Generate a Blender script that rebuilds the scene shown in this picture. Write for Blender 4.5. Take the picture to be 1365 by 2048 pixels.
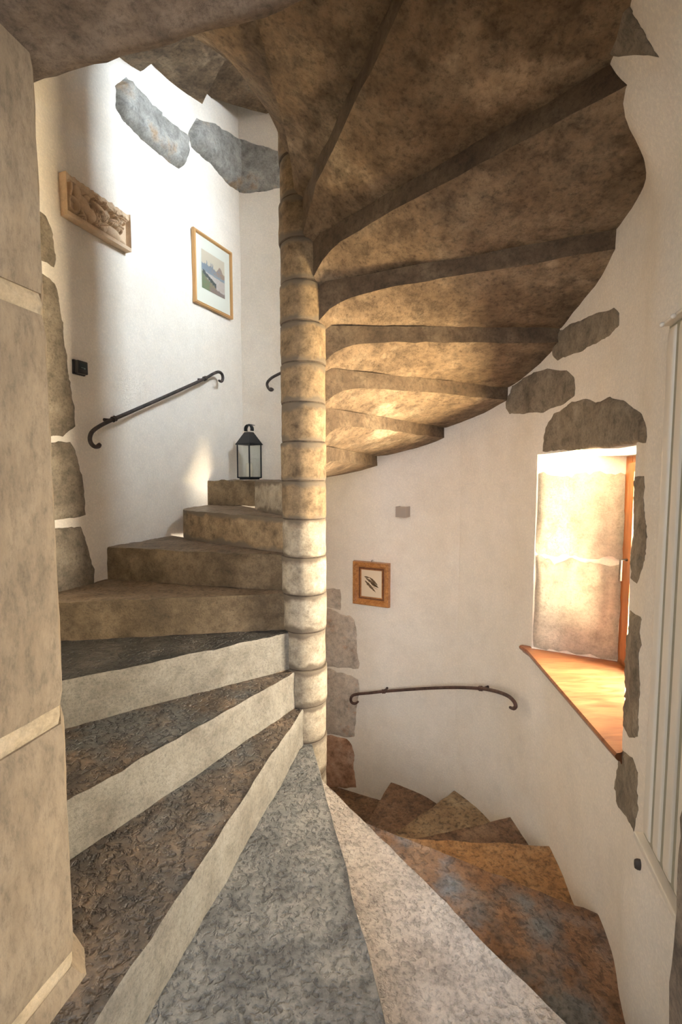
import bpy, bmesh, math, random
from mathutils import Vector, Matrix, noise
from mathutils.geometry import delaunay_2d_cdt

for o in list(bpy.data.objects): bpy.data.objects.remove(o, do_unlink=True)
S = bpy.context.scene
COL = S.collection
random.seed(7)
R = math.radians

# ------------------------------------------------------------------ camera, world, lights, exposure
CAM = Vector((0.1786, -2.2196, 1.4546)); FPX = 919.3; PITCH = R(4.212)
cd = bpy.data.cameras.new('camera'); cam = bpy.data.objects.new('camera', cd); COL.objects.link(cam)
cam.location = CAM; cam.rotation_euler = (R(90) - PITCH, 0, 0)
cd.sensor_fit = 'VERTICAL'; cd.sensor_height = 36; cd.lens = FPX / 2048 * 36; cd.clip_start = .02
S.camera = cam
W = bpy.data.worlds.new('world'); S.world = W; W.use_nodes = True
bg = W.node_tree.nodes['Background']; bg.inputs[0].default_value = (.90, .95, 1.0, 1); bg.inputs[1].default_value = .55
def area(name, loc, direction, sx, sy, power, color, spread=180):
    l = bpy.data.lights.new(name, 'AREA'); l.shape = 'RECTANGLE'; l.size = sx; l.size_y = sy
    l.energy = power; l.color = color; l.spread = R(spread)
    o = bpy.data.objects.new(name, l); COL.objects.link(o); o.location = loc
    o.rotation_euler = Vector(direction).to_track_quat('-Z', 'Y').to_euler()
    return o
UP = 2.755            # one turn of the stair: the upper window stands this much above the lower one
area('lower_window_daylight', (3.1, -.35, 1.35), (-1, .10, -.10), 2.4, 2.4, 920, (1.0, .87, .70))
area('added_ground_bounce', (2.7, -.85, -.15), (-1, .50, .58), 1.8, 1.2, 800, (1.0, .76, .45))  # unseen warm lamp, added to throw a golden bounce up onto the soffit
area('upper_window_daylight', (2.9, -.06, 1.55 + UP), (-1, .02, -.34), 2.4, 2.0, 1180, (.80, .90, 1.0))
area('room_window_daylight', (-.3, -4.6, 2.0), (.12, 1, -.12), 2.2, 1.8, 42, (.96, .97, 1.0))
S.view_settings.view_transform = 'Standard'; S.view_settings.look = 'None'
S.view_settings.exposure = 1.52; S.view_settings.gamma = 1; S.view_settings.use_curve_mapping = False

# ------------------------------------------------------------------ helpers
def ray(u, v):
    a, b = u - 682.5, v - 1024
    return Vector((a / FPX, math.cos(PITCH) - b / FPX * math.sin(PITCH), -math.sin(PITCH) - b / FPX * math.cos(PITCH)))
def tag(o, label=None, cat=None, group=None, kind=None):
    if label: o['label'] = label
    if cat: o['category'] = cat
    if group: o['group'] = group
    if kind: o['kind'] = kind
    return o
def empty(name, loc=(0, 0, 0), label=None, cat=None, kind=None):
    o = bpy.data.objects.new(name, None); COL.objects.link(o); o.location = loc
    o.empty_display_size = .1
    return tag(o, label, cat, None, kind)
class MB:
    def __init__(s): s.v = []; s.f = []; s.m = []
    def add(s, vs, fs, mi=0):
        n = len(s.v); s.v += [tuple(p) for p in vs]
        for i, f in enumerate(fs):
            s.f.append([n + q for q in f]); s.m.append(mi if isinstance(mi, int) else mi[i])
        return s
    def box(s, a, b, mi=0, M=None):
        vs = [Vector((x, y, z)) for x in (a[0], b[0]) for y in (a[1], b[1]) for z in (a[2], b[2])]
        if M is not None: vs = [M @ p for p in vs]
        return s.add(vs, [(0, 1, 3, 2), (4, 6, 7, 5), (0, 4, 5, 1), (2, 3, 7, 6), (0, 2, 6, 4), (1, 5, 7, 3)], mi)
    def grid(s, rows, mi=0, closed=False):
        n = len(rows[0]); vs = [p for r in rows for p in r]; fs = []
        for i in range(len(rows) - 1):
            for j in range(n if closed else n - 1):
                k = (j + 1) % n
                fs.append((i * n + j, i * n + k, (i + 1) * n + k, (i + 1) * n + j))
        return s.add(vs, fs, mi)
    def tube(s, pts, r, seg=10, mi=0, caps=True):
        pts = [Vector(p) for p in pts]; rows = []; ref = None
        for i, p in enumerate(pts):
            t = (pts[min(i + 1, len(pts) - 1)] - pts[max(i - 1, 0)]).normalized()
            if ref is None: ref = t.orthogonal().normalized()
            ref = (ref - t * ref.dot(t)).normalized(); b = t.cross(ref)
            rr = r[i] if isinstance(r, (list, tuple)) else r
            rows.append([p + (ref * math.cos(2 * math.pi * j / seg) + b * math.sin(2 * math.pi * j / seg)) * rr for j in range(seg)])
        s.grid(rows, mi, True)
        if caps:
            s.add(rows[0], [tuple(range(seg))[::-1]], mi); s.add(rows[-1], [tuple(range(seg))], mi)
        return s
    def lathe(s, c, prof, seg=24, mi=0):
        c = Vector(c); rows = [[c + Vector((r * math.cos(2 * math.pi * j / seg), r * math.sin(2 * math.pi * j / seg), z)) for j in range(seg)] for r, z in prof]
        return s.grid(rows, mi, True)
    def build(s, name, mats, parent=None, smooth=False, bevel=0, weld=True):
        me = bpy.data.meshes.new(name); me.from_pydata(s.v, [], s.f)
        for m in (mats if isinstance(mats, (list, tuple)) else [mats]): me.materials.append(m)
        me.polygons.foreach_set('material_index', s.m)
        bm = bmesh.new(); bm.from_mesh(me)
        if weld: bmesh.ops.remove_doubles(bm, verts=bm.verts, dist=1e-5)
        bmesh.ops.recalc_face_normals(bm, faces=bm.faces); bm.to_mesh(me); bm.free()
        if smooth is True: me.polygons.foreach_set('use_smooth', [True] * len(me.polygons))
        elif smooth: me.shade_smooth(); me.set_sharp_from_angle(angle=R(smooth))
        o = bpy.data.objects.new(name, me); COL.objects.link(o)
        if parent is not None: o.parent = parent
        if bevel:
            b = o.modifiers.new('bevel', 'BEVEL'); b.width = bevel; b.segments = 2; b.limit_method = 'ANGLE'
        return o
def fn(p, sc, seed=0.0):
    return noise.noise(Vector((p[0] * sc + seed, p[1] * sc + seed * 1.7, p[2] * sc - seed)))

# ------------------------------------------------------------------ materials
def newmat(name):
    m = bpy.data.materials.new(name); m.use_nodes = True
    nt = m.node_tree; return m, nt, nt.nodes['Principled BSDF'], nt.nodes.new, nt.links.new
def plain(name, col, rough=.5, metal=0, **kw):
    m, nt, P, N, L = newmat(name)
    P.inputs['Base Color'].default_value = (*col, 1); P.inputs['Roughness'].default_value = rough; P.inputs['Metallic'].default_value = metal
    for k, v in kw.items(): P.inputs[k].default_value = v
    return m
def ramp(N, cols):
    r = N('ShaderNodeValToRGB'); e = r.color_ramp.elements
    while len(e) < len(cols): e.new(.5)
    for i, (p, c) in enumerate(cols): e[i].position = p; e[i].color = (*c, 1)
    return r
def stone(name, c1, c2, c3, scale=4, fine=60, bump=.006, rough=.75, pit=0, pitscale=70, stretch=(1, 1, 1), speck=.55, stain=None, stainscale=2.2, stainpos=.5, mid=.32, midscale=20, pitdark=.6):
    """c1 dark, c2 middle, c3 light; pit: depth of small pits; stain: another stone colour in large patches"""
    m, nt, P, N, L = newmat(name)
    tc = N('ShaderNodeTexCoord'); mp = N('ShaderNodeMapping'); mp.inputs['Scale'].default_value = stretch
    L(tc.outputs['Object'], mp.inputs[0])
    n1 = N('ShaderNodeTexNoise'); n1.inputs['Scale'].default_value = scale; n1.inputs['Detail'].default_value = 12; n1.inputs['Roughness'].default_value = .72
    L(mp.outputs[0], n1.inputs['Vector'])
    r1 = ramp(N, [(.30, c1), (.5, c2), (.70, c3)]); L(n1.outputs[0], r1.inputs[0])
    n2 = N('ShaderNodeTexNoise'); n2.inputs['Scale'].default_value = fine * 1.7; n2.inputs['Detail'].default_value = 9; n2.inputs['Roughness'].default_value = .78
    L(mp.outputs[0], n2.inputs['Vector'])
    r2 = ramp(N, [(.30, (speck,) * 3), (.50, (1, 1, 1)), (.74, (1.22, 1.20, 1.16))]); L(n2.outputs[0], r2.inputs[0])
    mx = N('ShaderNodeMixRGB'); mx.blend_type = 'MULTIPLY'; mx.inputs[0].default_value = 1
    col = r1.outputs[0]
    if stain:
        n4 = N('ShaderNodeTexNoise'); n4.inputs['Scale'].default_value = stainscale; n4.inputs['Detail'].default_value = 7; n4.inputs['Roughness'].default_value = .6
        L(tc.outputs['Object'], n4.inputs['Vector'])
        r4 = ramp(N, [(stainpos - .06, (0, 0, 0)), (stainpos + .06, (1, 1, 1))]); L(n4.outputs[0], r4.inputs[0])
        ms = N('ShaderNodeMixRGB'); L(r4.outputs[0], ms.inputs[0]); L(col, ms.inputs[1]); ms.inputs[2].default_value = (*stain, 1); col = ms.outputs[0]
    L(col, mx.inputs[1]); L(r2.outputs[0], mx.inputs[2])
    out = mx.outputs[0]
    if mid:
        n3 = N('ShaderNodeTexNoise'); n3.inputs['Scale'].default_value = midscale; n3.inputs['Detail'].default_value = 5; n3.inputs['Roughness'].default_value = .65; L(mp.outputs[0], n3.inputs['Vector'])
        r3 = ramp(N, [(.33, (1 - mid,) * 3), (.50, (1, 1, 1)), (.68, (1 + mid * .45, 1 + mid * .42, 1 + mid * .36))]); L(n3.outputs[0], r3.inputs[0])
        m5 = N('ShaderNodeMixRGB'); m5.blend_type = 'MULTIPLY'; m5.inputs[0].default_value = 1; L(out, m5.inputs[1]); L(r3.outputs[0], m5.inputs[2]); out = m5.outputs[0]
    ad = N('ShaderNodeMath'); ad.operation = 'MULTIPLY_ADD'; L(n2.outputs[0], ad.inputs[0]); ad.inputs[1].default_value = .55; L(n1.outputs[0], ad.inputs[2])
    h = ad.outputs[0]
    if pit:
        vo = N('ShaderNodeTexNoise'); vo.inputs['Scale'].default_value = pitscale; vo.inputs['Detail'].default_value = 2.5; vo.inputs['Roughness'].default_value = .55; vo.inputs['Distortion'].default_value = .3
        L(tc.outputs['Object'], vo.inputs['Vector'])
        rp = ramp(N, [(.36, (0, 0, 0)), (.52, (1, 1, 1))]); L(vo.outputs[0], rp.inputs[0])
        a2 = N('ShaderNodeMath'); a2.operation = 'MULTIPLY_ADD'; L(rp.outputs[0], a2.inputs[0]); a2.inputs[1].default_value = pit; L(h, a2.inputs[2]); h = a2.outputs[0]
        rd = ramp(N, [(0, (pitdark,) * 3), (.7, (1, 1, 1))]); L(rp.outputs[0], rd.inputs[0])
        m3 = N('ShaderNodeMixRGB'); m3.blend_type = 'MULTIPLY'; m3.inputs[0].default_value = 1; L(out, m3.inputs[1]); L(rd.outputs[0], m3.inputs[2]); out = m3.outputs[0]
    L(out, P.inputs['Base Color'])
    b = N('ShaderNodeBump'); b.inputs['Distance'].default_value = bump; b.inputs['Strength'].default_value = 1; L(h, b.inputs['Height']); L(b.outputs[0], P.inputs['Normal'])
    P.inputs['Roughness'].default_value = rough; P.inputs['Specular IOR Level'].default_value = .4
    return m
def wood(name, c1, c2, rough=.32, axis=(1, 12, 12), scale=5):
    m, nt, P, N, L = newmat(name)
    tc = N('ShaderNodeTexCoord'); mp = N('ShaderNodeMapping'); mp.inputs['Scale'].default_value = axis; L(tc.outputs['Object'], mp.inputs[0])
    n = N('ShaderNodeTexNoise'); n.inputs['Scale'].default_value = scale; n.inputs['Detail'].default_value = 6; n.inputs['Distortion'].default_value = 1.2; L(mp.outputs[0], n.inputs['Vector'])
    r = ramp(N, [(.32, c1), (.68, c2)]); L(n.outputs[0], r.inputs[0]); L(r.outputs[0], P.inputs['Base Color'])
    b = N('ShaderNodeBump'); b.inputs['Distance'].default_value = .0008; L(n.outputs[0], b.inputs['Height']); L(b.outputs[0], P.inputs['Normal'])
    P.inputs['Roughness'].default_value = rough; P.inputs['Coat Weight'].default_value = .25; P.inputs['Coat Roughness'].default_value = .2
    return m
M = {}
M['plaster'] = stone('plaster', (.83, .76, .67), (.87, .815, .74), (.90, .85, .79), 1.6, 60, .0065, .9, speck=.93, mid=.04, midscale=9)
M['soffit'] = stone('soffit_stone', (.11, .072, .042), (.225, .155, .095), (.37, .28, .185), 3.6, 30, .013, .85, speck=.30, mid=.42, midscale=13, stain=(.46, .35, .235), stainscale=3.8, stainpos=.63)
M['joint'] = stone('joint_mortar', (.055, .04, .028), (.09, .066, .045), (.13, .10, .07), 9, 80, .005, .9)
M['riser'] = stone('riser_stone', (.16, .135, .105), (.25, .225, .185), (.33, .30, .255), 5, 60, .007, .8, speck=.5, mid=.16, midscale=26)
M['riser_brown'] = stone('riser_brown_stone', (.06, .042, .024), (.15, .107, .062), (.25, .185, .115), 4.5, 70, .007, .8, speck=.5)
M['newel'] = stone('newel_stone', (.22, .17, .115), (.38, .32, .235), (.48, .42, .33), 6, 60, .006, .8, speck=.55)
def add_joint_grime(m, H, z_off):
    nt = m.node_tree; N, L = nt.nodes.new, nt.links.new; P = nt.nodes['Principled BSDF']; src = P.inputs['Base Color'].links[0].from_socket
    tc = N('ShaderNodeTexCoord'); sx = N('ShaderNodeSeparateXYZ'); L(tc.outputs['Object'], sx.inputs[0])
    a = N('ShaderNodeMath'); a.operation = 'MULTIPLY_ADD'; L(sx.outputs[2], a.inputs[0]); a.inputs[1].default_value = 1 / H; a.inputs[2].default_value = 100.5 - z_off
    f = N('ShaderNodeMath'); f.operation = 'FRACT'; L(a.outputs[0], f.inputs[0])
    c = N('ShaderNodeMath'); c.operation = 'SUBTRACT'; L(f.outputs[0], c.inputs[0]); c.inputs[1].default_value = .5
    d = N('ShaderNodeMath'); d.operation = 'ABSOLUTE'; L(c.outputs[0], d.inputs[0])
    n = N('ShaderNodeTexNoise'); n.inputs['Scale'].default_value = 9; n.inputs['Detail'].default_value = 6; L(tc.outputs['Object'], n.inputs['Vector'])
    e = N('ShaderNodeMath'); e.operation = 'MULTIPLY_ADD'; L(n.outputs[0], e.inputs[0]); e.inputs[1].default_value = -.55; L(d.outputs[0], e.inputs[2])
    r = ramp(N, [(0, (1, 1, 1)), (.10, (0, 0, 0))]); r.color_ramp.elements[0].position = 0
    g = N('ShaderNodeMath'); g.operation = 'ADD'; L(e.outputs[0], g.inputs[0]); g.inputs[1].default_value = .20; L(g.outputs[0], r.inputs[0])
    x = N('ShaderNodeMixRGB'); L(r.outputs[0], x.inputs[0]); L(src, x.inputs[1]); x.inputs[2].default_value = (.16, .125, .088, 1); L(x.outputs[0], P.inputs['Base Color'])
add_joint_grime(M['newel'], .18, 0)
M['newel_brown'] = stone('brown_newel_stone', (.13, .085, .045), (.265, .185, .105), (.39, .29, .175), 5, 60, .007, .8, speck=.55)
add_joint_grime(M['newel_brown'], .18, 0)
M['jamb'] = stone('jamb_stone', (.19, .14, .09), (.295, .225, .15), (.36, .285, .20), 4, 34, .005, .8, speck=.55, stretch=(1, 1, .4), mid=.18, midscale=26)
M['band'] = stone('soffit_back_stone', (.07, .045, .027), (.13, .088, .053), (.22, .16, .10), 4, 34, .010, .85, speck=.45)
M['lintel'] = stone('lintel_stone', (.085, .064, .048), (.29, .22, .16), (.42, .33, .25), 9, 48, .012, .85, speck=.5)
M['mortar'] = stone('lime_mortar', (.38, .29, .18), (.47, .37, .24), (.54, .44, .31), 9, 90, .004, .9, speck=.8)
M['wallstone'] = stone('wall_stone', (.14, .115, .085), (.275, .23, .175), (.38, .325, .255), 6, 55, .007, .85, speck=.5)
M['greystone'] = stone('grey_wall_stone', (.18, .17, .155), (.33, .32, .30), (.50, .49, .47), 6, 55, .007, .85, speck=.55, stain=(.38, .28, .19), stainscale=6, stainpos=.62)
M['redstone'] = stone('red_wall_stone', (.28, .13, .07), (.48, .29, .19), (.56, .42, .33), 5, 60, .006, .85, speck=.65)
M['pinkstone'] = stone('pink_grey_stone', (.40, .33, .275), (.56, .49, .42), (.64, .58, .52), 6, 60, .006, .85, speck=.75, stain=(.55, .34, .22), stainscale=7, stainpos=.62)
M['revealstone'] = stone('pale_reveal_stone', (.32, .29, .24), (.45, .415, .355), (.52, .48, .42), 7, 50, .010, .85, speck=.7, mid=.18)
TREADS = {
 'grey': stone('tread_grey', (.095, .095, .092), (.17, .168, .158), (.27, .255, .23), 5, 60, .006, .42, pit=.9, pitscale=62, speck=.6),
 'pale': stone('tread_pale', (.36, .31, .27), (.54, .48, .42), (.64, .58, .52), 5, 60, .007, .5, pit=.8, pitscale=60, speck=.6, pitdark=.74, mid=.16),
 'orange': stone('tread_orange', (.28, .14, .055), (.47, .26, .11), (.55, .36, .19), 5, 60, .005, .45, pit=.7, pitscale=50, speck=.6),
 'rust': stone('tread_rust', (.12, .065, .036), (.27, .145, .075), (.40, .25, .15), 4.5, 60, .006, .42, pit=.8, pitscale=45, speck=.5, stain=(.20, .205, .205), stainscale=2.6, stainpos=.54),
 'darkbrown': stone('tread_dark_brown', (.045, .04, .035), (.12, .09, .065), (.25, .175, .115), 5, 55, .008, .4, pit=1.2, pitscale=50, speck=.5, stain=(.11, .11, .105), stainscale=3.0, stainpos=.54),
 'black': stone('tread_black', (.03, .03, .03), (.075, .07, .062), (.16, .14, .12), 6, 50, .007, .35, pit=1.3, pitscale=70, speck=.5),
 'brown': stone('tread_brown', (.12, .085, .055), (.24, .175, .12), (.34, .26, .185), 4, 65, .004, .5, pit=.3, pitscale=60, speck=.7),
 'umber': stone('tread_umber', (.13, .075, .045), (.25, .15, .09), (.36, .25, .16), 5, 60, .005, .45, pit=.6, pitscale=45, speck=.6),
 'tan': stone('tread_tan', (.20, .12, .065), (.36, .25, .14), (.46, .36, .23), 6, 60, .005, .45, pit=.6, pitscale=40, speck=.55),
}
M['sill'] = wood('sill_wood', (.17, .055, .018), (.30, .12, .042), .28, (2, 10, 2), 3)
M['windowwood'] = wood('window_wood', (.30, .10, .03), (.44, .17, .055), .3, (10, 10, 1), 4)
M['framewood'] = wood('frame_wood', (.32, .12, .03), (.56, .26, .08), .35, (6, 6, 6), 8)
M['framedark'] = wood('frame_dark_wood', (.13, .045, .02), (.22, .085, .035), .4, (6, 6, 6), 8)
M['gold'] = plain('gilt', (.62, .36, .15), .38, .25)
M['mat'] = plain('mount_card', (.86, .85, .80), .8)
M['paper'] = plain('old_paper', (.78, .66, .50), .85)
M['iron'] = stone('wrought_iron', (.022, .018, .017), (.045, .036, .034), (.08, .06, .055), 20, 120, .001, .5, speck=.7)
M['rustiron'] = stone('rusty_iron', (.045, .022, .018), (.085, .045, .036), (.13, .075, .06), 20, 120, .001, .5, speck=.7)
M['black'] = plain('black_plastic', (.012, .012, .014), .32)
M['screen'] = plain('dark_screen', (.03, .045, .052), .12)
M['print'] = plain('screen_print', (.18, .24, .22), .5)
M['blackmetal'] = plain('black_painted_metal', (.018, .022, .026), .42, .3)
M['enamel'] = plain('white_enamel', (.70, .65, .57), .32)
M['groove_shade'] = plain('radiator_groove_shade', (.30, .285, .22), .5)  # darker grey-green paints in the shade between the radiator columns
M['grey'] = plain('grey_aluminium', (.40, .35, .31), .4, .2)
M['wax'] = plain('candle_wax', (.86, .80, .68), .5)
M['rubber'] = plain('dark_rubber', (.05, .04, .035), .6)
M['relief'] = stone('carved_terracotta', (.52, .37, .24), (.62, .46, .31), (.68, .52, .37), 5, 90, .0012, .8, speck=.9, mid=.06)
M['ink'] = plain('brown_ink', (.14, .09, .045), .8)
M['inkpale'] = plain('pale_brown_ink', (.40, .29, .18), .8)
def glassmat():
    m, nt, P, N, L = newmat('thin_glass'); nt.nodes.remove(P)
    t = N('ShaderNodeBsdfTransparent'); t.inputs[0].default_value = (.96, .97, .96, 1)
    g = N('ShaderNodeBsdfGlossy'); g.inputs['Roughness'].default_value = .03
    x = N('ShaderNodeMixShader'); x.inputs[0].default_value = .05; L(t.outputs[0], x.inputs[1]); L(g.outputs[0], x.inputs[2])
    L(x.outputs[0], nt.nodes['Material Output'].inputs[0]); return m
M['glass'] = glassmat()
def paintmat():
    m, nt, P, N, L = newmat('painted_colours'); a = N('ShaderNodeVertexColor'); a.layer_name = 'paint'
    L(a.outputs[0], P.inputs['Base Color']); P.inputs['Roughness'].default_value = .7; return m
M['paint'] = paintmat()

# ------------------------------------------------------------------ plan of the stairwell (newel axis at the origin, camera to the south)
def catmull(pts, n=8):
    P = [Vector(p) for p in pts]; out = []
    for i in range(len(P) - 1):
        a, b, c, d = P[max(i - 1, 0)], P[i], P[i + 1], P[min(i + 2, len(P) - 1)]
        for j in range(n):
            t = j / n
            out.append(.5 * ((2 * b) + (c - a) * t + (2 * a - 5 * b + 4 * c - d) * t * t + (3 * b - a - 3 * c + d) * t ** 3))
    out.append(P[-1]); return out
WIN_N, WIN_F = (1.12, -.745), (1.195, .17)
PL = {
 'wall_right': catmull([(.70, -1.63), (.93, -1.40), (.985, -1.2), (1.03, -.97), WIN_N, (1.165, -.48), (1.195, -.22), (1.21, 0), WIN_F, (1.16, .43), (1.08, .65), (.97, .84)]),
 'wall_back': catmull([(.97, .84), (.78, 1.04), (.55, 1.19), (.30, 1.315), (.08, 1.40), (-.25, 1.44), (-.605, 1.48)]),
 'wall_left': catmull([(-.605, 1.48), (-.73, 1.22), (-.845, .975), (-.985, .60), (-1.095, .31), (-1.185, .05), (-1.26, -.2), (-1.32, -.5), (-1.33, -.85), (-1.30, -1.15)]),
}
Z0, Z1 = -1.75, 4.75
def sst(a, b, x): x = max(0, min(1, (x - a) / (b - a))); return x * x * (3 - 2 * x)
def wdisp(p):
    bulge = .17 * sst(2.18, 2.58, p[2] + .05 * fn(p, 5, 2)) * sst(-.70, -1.0, p[1]) if p[0] > 0 else 0
    return bulge + .009 * fn(p, 2.3, 3.1) + .006 * fn(p, 6, 1.3) + .0025 * fn(p, 17, 5.2)
def inward(a, b):
    t = (b - a).normalized(); n = Vector((-t.y, t.x)); return n if n.dot(-(a + b)) > 0 else -n
def wall_hit(u, v, off=0.0, walls=('wall_right', 'wall_back', 'wall_left')):
    d = ray(u, v); best = None
    for w in walls:
        pl = PL[w]
        for a, b in zip(pl[:-1], pl[1:]):
            e = b - a; den = d.x * e.y - d.y * e.x
            if abs(den) < 1e-9: continue
            q = a - CAM.xy; t = (q.x * e.y - q.y * e.x) / den; s = (q.x * d.y - q.y * d.x) / den
            if -1e-6 <= s <= 1 + 1e-6 and t > .6 and (best is None or t < best[0]): best = (t, inward(a, b), w)
    t, n, w = best; n3 = Vector((n.x, n.y, 0))
    t -= off / max(.15, abs(d.dot(n3)))
    return CAM + d * t, n3, w
Z_SILL, Z_HEAD = .545, 1.575
rows_z = sorted(set([Z0 + i * .042 for i in range(int((Z1 - Z0) / .042) + 1)] + [Z_SILL, Z_HEAD, Z_SILL + UP, Z_HEAD + UP]))
LAB = {'wall_right': 'curved cream plaster wall around the window on the right', 'wall_back': 'rounded white plaster wall behind the newel',
       'wall_left': 'bright white plaster wall on the left with the relief and picture'}
WALL = {}
for w, pl in PL.items():
    mb = MB(); cols = []
    for i, p in enumerate(pl):
        a_, b_ = pl[max(i - 1, 0)], pl[min(i + 1, len(pl) - 1)]
        if w == 'wall_right' and i == len(pl) - 1: b_ = PL['wall_back'][1]
        if w == 'wall_back' and i == 0: a_ = PL['wall_right'][-2]
        n = inward(a_, b_)
        if (w == 'wall_back' and i == len(pl) - 1) or (w == 'wall_left' and i == 0): n = inward(*PL['wall_back'][-2:]) + inward(*PL['wall_left'][:2])
        cols.append([Vector((p.x, p.y, z)) + Vector((n.x, n.y, 0)) * wdisp((p.x, p.y, z)) for z in rows_z])
    nz = len(rows_z); fs = []
    if w == 'wall_right':
        i0 = min(range(len(pl)), key=lambda i: (pl[i] - Vector(WIN_N)).length); i1 = min(range(len(pl)), key=lambda i: (pl[i] - Vector(WIN_F)).length)
    for i in range(len(pl) - 1):
        for j in range(nz - 1):
            zc = (rows_z[j] + rows_z[j + 1]) / 2
            if w == 'wall_right' and i0 <= i < i1 and (Z_SILL < zc < Z_HEAD or Z_SILL + UP < zc < Z_HEAD + UP): continue
            fs.append((i * nz + j, (i + 1) * nz + j, (i + 1) * nz + j + 1, i * nz + j + 1))
    mb.add([p for c in cols for p in c], fs)
    WALL[w] = tag(mb.build(w, M['plaster'], None, True), LAB[w], 'wall', kind='structure')

# ------------------------------------------------------------------ window embrasures with wooden windows
G_F, G_N = (1.55, -.015), (1.55, -.52)
def lerp(a, b, t): return a + (b - a) * t
def embrasure(n, dz, label):
    win = empty('window_%d' % n, (1.55, -.26, Z_SILL + dz), label, 'window', 'structure')
    def part(mb, name, mats, parent=None, **k):
        o = mb.build(name, mats, None, **k); p = parent or win; o.parent = p; o.matrix_parent_inverse = (p.matrix_world if parent else Matrix.Translation(win.location)).inverted() if not parent else Matrix()
        return o
    zs, zh, zo = Z_SILL + dz, Z_HEAD + dz, Z_HEAD - .02 + dz
    def surf(fun, nu=16, nv=26):
        return [[fun(i / nu, j / nv) for j in range(nv + 1)] for i in range(nu + 1)]
    def nz(p, n): p = Vector(p); return p + Vector(n) * (.004 * fn(p, 9, 2))
    mb = MB().grid(surf(lambda s, t: nz((lerp(WIN_F[0], G_F[0] + .05, s), lerp(WIN_F[1], G_F[1] - .02, s), lerp(zs, lerp(zh, zo, s), t)), (-.4, -.9, 0) if 0 < s < 1 else (0, 0, 0))))
    part(mb, 'far_reveal', M['plaster'], smooth=True)
    mb = MB().grid(surf(lambda s, t: (lerp(WIN_N[0], G_N[0] + .05, s), lerp(WIN_N[1], G_N[1] + .02, s), lerp(zs, lerp(zh, zo, s), t))))
    part(mb, 'near_reveal', M['plaster'], smooth=True)
    pl = PL['wall_right'][i0:i1 + 1]
    def head(s, t):
        a = pl[min(int(s * (len(pl) - 1) + .5), len(pl) - 1)]; b = Vector((G_N[0] + .05, lerp(G_N[1], G_F[1], s)))
        q = a.lerp(b, t); return (q.x, q.y, lerp(zh, zo, t))
    part(MB().grid(surf(head, len(pl) - 1, 8)), 'reveal_soffit', M['plaster'], smooth=True)
    part(MB().grid([[(p.x, p.y, z) for z in (zs - .03,)] + [(1.62, lerp(G_N[1], G_F[1], i / (len(pl) - 1)), zs - .03)] for i, p in enumerate(pl)]), 'sill_bed', M['plaster'])
    # sill board, moulded front edge following the wall
    top = []
    front = []
    for i in range(len(pl)):
        s = i / (len(pl) - 1); a = pl[i]; nn = inward(pl[max(i - 1, 0)], pl[min(i + 1, len(pl) - 1)])
        front.append(pl[0].lerp(pl[-1], s) + Vector((-.036, 0)))
    front[0] += Vector((0, -.02)); front[-1] += Vector((-.012, .05))
    prof = [(0, -.034), (.006, -.034), (.010, -.024), (.018, -.022), (.026, -.014), (.028, -.004), (.022, .004), (.010, .006)]
    rows = []
    for i, p in enumerate(front):
        s = i / (len(front) - 1); nn = Vector((-1, 0))
        back = Vector((1.56, lerp(G_N[1] - .0, G_F[1], s)))
        r_ = [(back.x, back.y, zs - .030)] + [(p.x + nn.x * (a - .028), p.y + nn.y * (a - .028), zs + b) for a, b in prof] + [(back.x, back.y, zs + .006)]
        rows.append(r_)
    mb = MB().grid(rows, 0, True); mb.add(rows[0], [tuple(range(len(rows[0])))]); mb.add(rows[-1], [tuple(range(len(rows[0])))[::-1]])
    o = part(mb, 'sill_board', M['sill'], smooth=40); o['label'] = 'varnished reddish wooden sill board'
    # casement: fixed frame, sash, glazing bar, panes
    y0, y1 = G_N[1], G_F[1]; X = 1.55
    def ring(mb, y0, y1, z0, z1, w, x0, x1):
        mb.box((x0, y0, z0), (x1, y0 + w, z1)); mb.box((x0, y1 - w, z0), (x1, y1, z1)); mb.box((x0, y0 + w, z0), (x1, y1 - w, z0 + w)); mb.box((x0, y0 + w, z1 - w), (x1, y1 - w, z1))
        return mb
    part(ring(MB(), y0 - .01, y1 + .01, zs, zo + .01, .05, X - .005, X + .06), 'window_frame', M['windowwood'], bevel=.004)
    sash = part(ring(MB(), y0 + .038, y1 - .038, zs + .038, zo - .028, .045, X - .022, X + .03), 'sash', M['windowwood'], bevel=.004)
    zc = (zs + zo) / 2
    b = MB().box((X - .012, y0 + .08, zc - .012), (X + .02, y1 - .08, zc + .012)).build('glazing_bar', M['windowwood'], None); b.parent = sash
    for za, zb in ((zs + .08, zc - .012), (zc + .012, zo - .07)):
        g = MB().box((X + .002, y0 + .08, za), (X + .006, y1 - .08, zb)).build('pane', M['glass'], None); g.parent = sash
    h = MB().tube([(X - .022, y1 - .06, zc + .02), (X - .05, y1 - .06, zc + .02), (X - .05, y1 - .06, zc - .08)], .007).build('window_handle', M['iron'], None, True); h.parent = sash
    return win
WIN1 = embrasure(1, 0, 'deep splayed window recess with reddish wooden sill on the right')
WIN2 = embrasure(2, UP, 'upper window one turn higher up the stair')

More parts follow.
